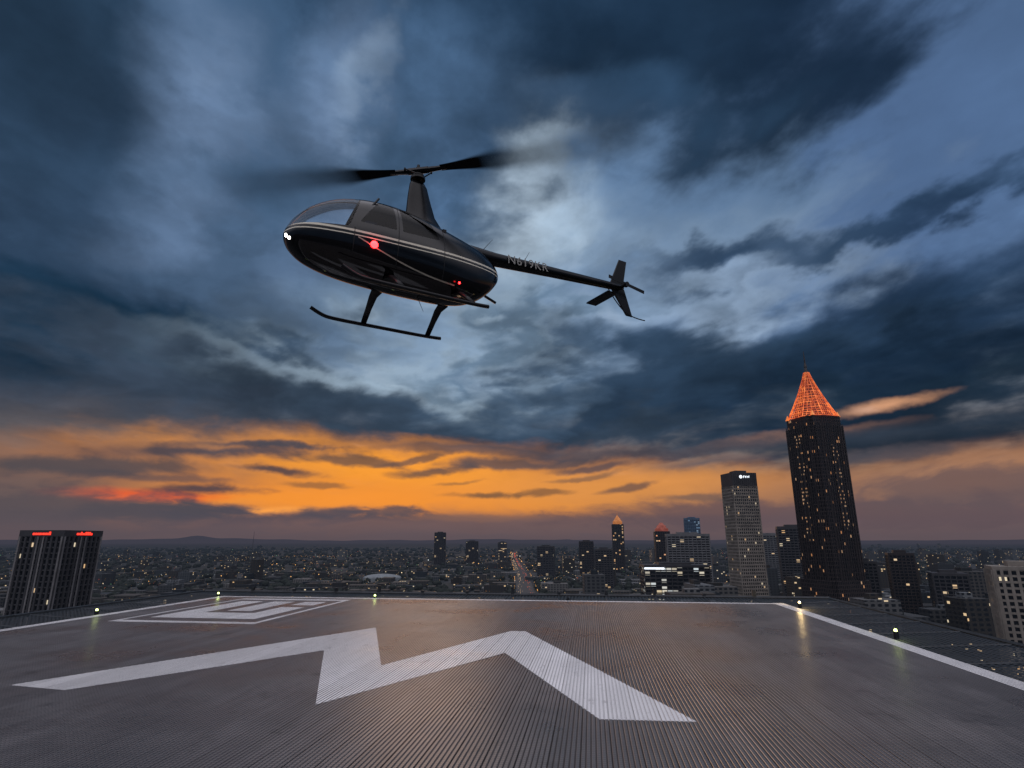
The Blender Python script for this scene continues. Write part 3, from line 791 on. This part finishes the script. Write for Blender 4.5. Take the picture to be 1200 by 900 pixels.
for i in range(NSt):
    for k in range(NA):
        k2=(k+1)%NA; bf.append((i*NA+k,(i+1)*NA+k,(i+1)*NA+k2,i*NA+k2))
bf.append(tuple(range(NA))); bf.append(tuple(NSt*NA+k for k in reversed(range(NA))))
m,b,out=new_mat("cabin_shell")
tc=b.new('ShaderNodeTexCoord').outputs['Object']; x,y,z=b.sep(tc)
def half(px,pz,qx,qz):
    L=math.hypot(qx-px,qz-pz); nx_,nz_=-(qz-pz)/L,(qx-px)/L
    return b.m('MULTIPLY_ADD',x,nx_,b.m('MULTIPLY_ADD',z,nz_,-(px*nx_+pz*nz_)))
def poly(pts,edge=.006):
    a_=sum(p_[0]*q_[1]-q_[0]*p_[1] for p_,q_ in zip(pts,pts[1:]+pts[:1]))
    if a_<0: pts=pts[::-1]
    d=None
    for p_,q in zip(pts,pts[1:]+pts[:1]):
        h=half(*p_,*q); d=h if d is None else b.m('SMOOTH_MIN',d,h,.06)
    return b.ss(d,0.0,edge)
ay=b.m('ABSOLUTE',y)
wind=poly([(1.52,1.20),(4,.98),(4,3),(.94,3)])
post=b.m('GREATER_THAN',ay,.022)
wind=b.m('MULTIPLY',wind,post)
dfront=poly([(.62,1.36),(1.34,1.34),(.94,1.99),(.66,2.00)])
drear=poly([(-.30,1.42),(.50,1.36),(.54,1.98),(-.12,1.86)])
side=b.m('GREATER_THAN',ay,.30)
doors=b.m('MULTIPLY',b.m('MAXIMUM',dfront,drear),side)
glassm=b.m('MAXIMUM',wind,doors)
zc=b.m('ADD',1.08,b.m('MULTIPLY',b.m('POWER',b.m('ABSOLUTE',b.m('SUBTRACT',x,2.0)),2.0),.010))
def band(off,wd):
    d=b.m('ABSOLUTE',b.m('SUBTRACT',b.m('SUBTRACT',z,zc),off)); return b.ss(d,wd,wd*.6)
s1=b.m('MAXIMUM',band(.05,.026),band(-.035,.013))
zl=b.m('ADD',.60,b.m('MULTIPLY',b.m('POWER',b.m('MAXIMUM',b.m('ADD',x,.7),0.0),2.0),.10))
s2=b.m('MULTIPLY',b.ss(b.m('ABSOLUTE',b.m('SUBTRACT',z,zl)),.016,.008),b.m('MULTIPLY',b.m('GREATER_THAN',x,-.7),b.m('LESS_THAN',x,1.35)))
stripe=b.m('MAXIMUM',s1,b.m('MULTIPLY',s2,.5))
def seam(px,z0,z1):
    return b.m('MULTIPLY',b.ss(b.m('ABSOLUTE',b.m('SUBTRACT',x,px)),.010,.004),b.m('MULTIPLY',b.m('GREATER_THAN',z,z0),b.m('LESS_THAN',z,z1)))
seams=b.m('MAXIMUM',b.m('MAXIMUM',seam(.58,.62,2.04),seam(-.40,.62,1.95)),seam(1.42,.70,1.2))
base=b.mix(stripe,(.003,.003,.004),(.84,.76,.60))
base=b.mix(seams,base,(.002,.002,.002))
p=principled(b,Base_Color=base,Roughness=b.ss(seams,0,1,.07,.7,'LINEAR')); p.inputs['Specular IOR Level'].default_value=.42
nz_,_=b.noise(tc,2.0,2,.5); bp=b.new('ShaderNodeBump'); bp.inputs['Strength'].default_value=.12; bp.inputs['Distance'].default_value=.02; b.put(bp.inputs['Height'],nz_); b.nt.links.new(bp.outputs[0],p.inputs['Normal'])
tint=b.mix(wind,(.14,.16,.19),(.97,.98,.99))
trn=b.new('ShaderNodeBsdfTransparent'); b.put(trn.inputs[0],tint)
gl=b.new('ShaderNodeBsdfGlossy'); gl.inputs['Roughness'].default_value=.03
fr=b.new('ShaderNodeFresnel'); fr.inputs[0].default_value=1.4
g=b.new('ShaderNodeMixShader'); b.put(g.inputs[0],b.m('MULTIPLY',fr.outputs[0],.7)); b.nt.links.new(trn.outputs[0],g.inputs[1]); b.nt.links.new(gl.outputs[0],g.inputs[2])
mx=b.new('ShaderNodeMixShader'); b.put(mx.inputs[0],glassm); b.nt.links.new(p.outputs[0],mx.inputs[1]); b.nt.links.new(g.outputs[0],mx.inputs[2])
b.nt.links.new(mx.outputs[0],out.inputs[0]); M_shell=m
obj_from("fuselage",bv,bf,M_shell,heli,smooth=True)
M_blk=simple("black_paint",(.003,.003,.004),.30,spec=.25)
M_int=simple("cabin_interior",(.014,.014,.016),.8,var=.3)
mb=MB()
mb.box(-.42,1.50,-.40,.40,.58,.64)
mb.box(-.50,-.42,-.45,.45,.6,1.80)
for sy_ in (-.28,.28):
    mb.box(.70,1.15,sy_-.22,sy_+.22,.64,.94); mb.box(.64,.75,sy_-.20,sy_+.20,.94,1.50)
    mb.box(-.28,.22,sy_-.22,sy_+.22,.64,.98); mb.box(-.34,-.22,sy_-.21,sy_+.21,.98,1.6)
mb.box(1.62,1.80,-.14,.14,.64,1.16); mb.box(1.68,1.84,-.20,.20,1.16,1.27)
mb.make("seats_and_console",[M_int],heli)
for sg in (1,-1): tube("door_frame",[(1.43,.585*sg,1.25),(.95,.42*sg,2.05)],.022,M_blk,heli,smoothc=False)
def figure(name,sy_):
    X=-.12
    J={'pel':(.95,sy_,1.0,.15),'sp':(.92,sy_,1.22,.15),'ch':(.92,sy_,1.42,.17),'nk':(.94,sy_,1.57,.06),'hd':(.97,sy_,1.69,.10),'ht':(.97,sy_,1.79,.08),
       'ls':(.94,sy_+.17,1.46,.06),'le':(1.10,sy_+.18,1.22,.045),'lh':(1.38,sy_+.08,1.16,.035),'rs':(.94,sy_-.17,1.46,.06),'re':(1.10,sy_-.18,1.22,.045),'rh':(1.38,sy_-.06,1.19,.035),
       'lk':(1.40,sy_+.10,1.04,.07),'lf':(1.60,sy_+.06,.74,.05),'rk':(1.40,sy_-.10,1.04,.07),'rf':(1.60,sy_-.06,.74,.05)}
    keys=list(J); E=[('pel','sp'),('sp','ch'),('ch','nk'),('nk','hd'),('hd','ht'),('ch','ls'),('ls','le'),('le','lh'),('ch','rs'),('rs','re'),('re','rh'),('pel','lk'),('lk','lf'),('pel','rk'),('rk','rf')]
    me=bpy.data.meshes.new(name); me.from_pydata([(J[k][0]+X,J[k][1],J[k][2]) for k in keys],[(keys.index(a),keys.index(c)) for a,c in E],[])
    o=bpy.data.objects.new(name,me); scene.collection.objects.link(o); o.parent=heli
    md=o.modifiers.new('skin','SKIN'); o.modifiers.new('sub','SUBSURF').levels=1
    for i,k in enumerate(keys):
        sv=me.skin_vertices[0].data[i]; sv.radius=(J[k][3],J[k][3]); sv.use_root=(i==0)
    me.materials.append(M_int)
figure("pilot",-.27); figure("passenger",.27)
def airfoil(xc,z,ch,th,N=16):
    r=[]
    for k in range(N):
        a=2*math.pi*k/N; cx=math.cos(a); r.append((xc+cx*ch/2,math.sin(a)*th/2*(1-.45*(-cx) if cx<0 else 1),z))
    return r
def loft(rings,name,mat,parent):
    v=[];f=[];N=len(rings[0])
    for r_ in rings: v+=r_
    for i in range(len(rings)-1):
        for k in range(N):
            j=(k+1)%N; f.append((i*N+k,i*N+j,(i+1)*N+j,(i+1)*N+k))
    f.append(tuple(reversed(range(N)))); f.append(tuple((len(rings)-1)*N+k for k in range(N)))
    return obj_from(name,v,f,mat,parent,smooth=True)
loft([airfoil(-.22,1.85,1.15,.62),airfoil(-.16,2.05,.85,.42),airfoil(-.10,2.25,.66,.30),airfoil(-.05,2.6,.52,.22),airfoil(-.02,2.9,.40,.18),airfoil(0,3.0,.30,.14)],"mast_fairing",M_blk,heli)
mb=MB()
mb.beam((0,0,2.98),(0,0,3.36),.045,seg=12); mb.beam((0,0,3.05),(0,0,3.10),.16,seg=16); mb.beam((0,0,3.13),(0,0,3.16),.13,seg=16)
BA=R(170-212)
bd=Vector((math.cos(BA),math.sin(BA),0)); bn=Vector((-math.sin(BA),math.cos(BA),0))
mb.beam(Vector((0,0,3.28))-bd*.22,Vector((0,0,3.28))+bd*.22,.075,seg=8)
for s_ in (-1,1):
    c0=Vector((0,0,3.28)); mb.beam(c0+bd*s_*.20,c0+bd*s_*.62+Vector((0,0,.02)),.065,seg=8,r2=.045)
    mb.beam(Vector((.0,0,3.14))+bn*s_*.12,c0+bd*s_*.25+bn*s_*.12,.014,seg=6)
    mb.beam(c0+bd*s_*.25+bn*.14*s_,c0+bd*s_*.3,.02,seg=6)
mb.beam((0,0,3.28),(0,0,3.42),.05,seg=8,r2=.03)
mb.make("rotor_head",[M_blk],heli)
# blades swept during the exposure
m,b,out=new_mat("swept_blade"); uvn=b.new('ShaderNodeTexCoord').outputs['UV']; ux,uy,_z=b.sep(uvn)
r_=b.m('MULTIPLY',uy,5.03)
cov=b.m('MINIMUM',b.m('DIVIDE',.34,b.m('MULTIPLY',r_,.28)),1.0)
edg=b.ss(uy,.10,.40,.06,.42,'LINEAR')
ed=b.m('MULTIPLY',b.ss(b.m('SUBTRACT',.5,b.m('ABSOLUTE',b.m('SUBTRACT',ux,.5))),0.0,edg),1.1)
al=b.m('MULTIPLY',b.m('MULTIPLY',cov,ed),b.ss(uy,1.0,.88),clamp=True)
p=principled(b,Base_Color=(.006,.007,.009),Roughness=.8); tr=b.new('ShaderNodeBsdfTransparent'); mx=b.new('ShaderNodeMixShader')
p.inputs['Specular IOR Level'].default_value=.1
b.put(mx.inputs[0],al); b.nt.links.new(tr.outputs[0],mx.inputs[1]); b.nt.links.new(p.outputs[0],mx.inputs[2]); b.nt.links.new(mx.outputs[0],out.inputs[0]); M_bl=m
def swept(name,ang,R0,R1,half_a,chord,z0,cone):
    v=[];f=[];uv=[]
    NR,NAg=40,14
    for i in range(NR+1):
        r=R0+(R1-R0)*i/NR
        hw=chord*.5+r*half_a*min(1,max(0,(r-.5)/1.2))
        for k in range(NAg+1):
            t=k/NAg; a=ang+(t-.5)*2*hw/r
            v.append((math.cos(a)*r,math.sin(a)*r,z0+cone*r-.0)); uv.append((t,r/R1))
    for i in range(NR):
        for k in range(NAg):
            f.append((i*(NAg+1)+k,(i+1)*(NAg+1)+k,(i+1)*(NAg+1)+k+1,i*(NAg+1)+k+1))
    o=obj_from(name,v,f,M_bl,heli)
    ul=o.data.uv_layers.new(name='UVMap')
    for l in o.data.loops: ul.data[l.index].uv=uv[l.vertex_index]
    return o
swept("rotor_blade",BA,.5,5.03,.20,.22,3.28,.035)
swept("rotor_blade",BA+math.pi,.5,5.03,.20,.22,3.28,.035)
def ringx(x,z,r,N=20): return [(x,math.cos(2*math.pi*k/N)*r,z+math.sin(2*math.pi*k/N)*r) for k in range(N)]
loft([ringx(-.6,1.62,.26),ringx(-1.2,1.66,.20),ringx(-1.9,1.70,.155),ringx(-3.5,1.80,.125),ringx(-5.3,1.90,.095),ringx(-5.62,1.92,.085),ringx(-5.75,1.92,.05)],"tail_boom",M_blk,heli)
def slab(name,pts,th,mat,axis='y',off=0.0):
    v=[];n_=len(pts); cx=sum(p_[0] for p_ in pts)/n_; cz=sum(p_[1] for p_ in pts)/n_
    for s_,sc in ((-1,.93),(-.0,1.0),(1,.93)):
        for (px,pz) in pts:
            qx,qz=cx+(px-cx)*sc,cz+(pz-cz)*(sc if s_ else 1)
            v.append((qx,off+s_*th/2,qz) if axis=='y' else (qx,qz,off+s_*th/2))
    f=[tuple(range(n_)),tuple(2*n_+k for k in reversed(range(n_)))]
    for r0 in (0,n_):
        for k in range(n_):
            j=(k+1)%n_; f.append((r0+k,r0+n_+k,r0+n_+j,r0+j))
    return obj_from(name,v,f,mat,heli)
slab("upper_fin",[(-5.30,1.95),(-5.66,2.72),(-5.92,2.72),(-5.75,1.95)],.05,M_blk)
slab("lower_fin",[(-5.30,1.90),(-5.78,1.90),(-6.02,1.18),(-5.82,1.18)],.05,M_blk)
slab("horizontal_stabilizer",[(-5.30,-.05),(-5.62,-.05),(-5.66,-1.0),(-5.34,-1.0)],.05,M_blk,'z',1.78)
tube("tail_guard",[(-5.2,.03,1.82),(-5.45,.1,1.35),(-5.9,.12,1.10),(-6.35,.12,1.12)],.014,M_blk,heli)
mb=MB(); mb.beam((-5.66,.0,1.92),(-5.66,.26,1.92),.04,seg=8); mb.beam((-5.66,.2,1.92),(-5.66,.28,1.92),.07,seg=10); mb.make("tail_rotor_gearbox",[M_blk],heli)
for s_ in (0,1):
    a=R(8)+s_*math.pi
    dvec=Vector((math.cos(a),0,math.sin(a))); nvec=Vector((-math.sin(a),0,math.cos(a)))
    c0=Vector((-5.66,.25,1.92)); mb=MB(); n_=0
    for q,c_ in ((c0+dvec*.06,.04),(c0+dvec*.60,.045)):
        for dn,dyy in ((-c_,-.006),(c_,-.006),(c_,.006),(-c_,.006)): mb.v.append(tuple(q+nvec*dn+Vector((0,dyy,0))))
    for i in range(4):
        j=(i+1)%4; mb.f.append((i,j,4+j,4+i)); mb.m.append(0)
    mb.f+= [(3,2,1,0),(4,5,6,7)]; mb.m+=[0,0]; mb.make("tail_rotor_blade",[M_blk],heli)
fc=bpy.data.curves.new("registration",'FONT'); fc.body="N619KR"; fc.size=.29; fc.space_character=1.12; fc.extrude=.001; fc.materials.append(simple("reg_paint",(.36,.34,.30),.5))
fo=bpy.data.objects.new("registration",fc); scene.collection.objects.link(fo); fo.parent=heli
Mx=Matrix(((-1,0,0),(0,0,1),(0,1,0))).to_4x4(); Mx.translation=Vector((-2.15,.170,1.625))
fo.matrix_local=Mx@Matrix.Rotation(R(3.2),4,'Z')
M_sk=simple("skid_black",(.006,.006,.007),.4,spec=.25)
for s_ in (-1,1):
    yk=1.09*s_
    tube("skid",[(-1.15,yk,0.02),(-.9,yk,0),(.4,yk,0),(1.25,yk,0),(1.5,yk,.03),(1.72,yk,.15)],.038,M_sk,heli)
    for xk in (.63,-.82):
        r0=[]
        for (yy_,z_,ch) in ((.30,.46,.24),(.55,.42,.17),(.80,.24,.13),(1.08,.02,.12)):
            r0.append([(xk+math.cos(2*math.pi*k/10)*ch/2,yy_*s_+math.sin(2*math.pi*k/10)*.03,z_+math.sin(2*math.pi*k/10)*.03) for k in range(10)])
        loft(r0,"skid_strut",M_sk,heli)
M_nav=simple("nav_red",(.6,.01,.01),.2,emis=(1,.014,.016),es=16)
M_land=simple("landing_lamp",(.8,.8,.8),.2,emis=(1,.95,.85),es=10)
def ball(name,loc,r,mat,sc=(1,1,1)):
    me=bpy.data.meshes.new(name); bm=bmesh.new(); bmesh.ops.create_uvsphere(bm,u_segments=14,v_segments=10,radius=r); bm.to_mesh(me); bm.free(); me.materials.append(mat)
    me.polygons.foreach_set('use_smooth',[True]*len(me.polygons))
    o=bpy.data.objects.new(name,me); scene.collection.objects.link(o); o.parent=heli; o.location=loc; o.scale=sc; return o
ball("nav_light",(1.05,.655,.93),.072,M_nav,(1.0,.7,1)); ball("lower_marker",(-.75,.60,.62),.022,M_nav)
ball("landing_light",(2.50,.11,.95),.036,M_land); ball("landing_light",(2.46,.18,.88),.028,M_land)
l=bpy.data.lights.new("nav_glow",'POINT'); l.energy=.8; l.color=(1,.02,.02); l.shadow_soft_size=.02
lo=bpy.data.objects.new("nav_glow",l); scene.collection.objects.link(lo); lo.parent=heli; lo.location=(1.05,.78,.93)
mb=MB()
mb.beam((-1.6,0,1.85),(-1.85,0,2.18),.008,seg=5,r2=.004); mb.beam((-2.7,0,1.87),(-2.85,0,2.15),.008,seg=5,r2=.004); mb.beam((-.1,0,.4),(-.25,0,.1),.008,seg=5,r2=.004)
mb.beam((-1.5,.3,.62),(-1.75,.34,.5),.03,seg=8)
mb.make("antennas",[M_blk],heli)
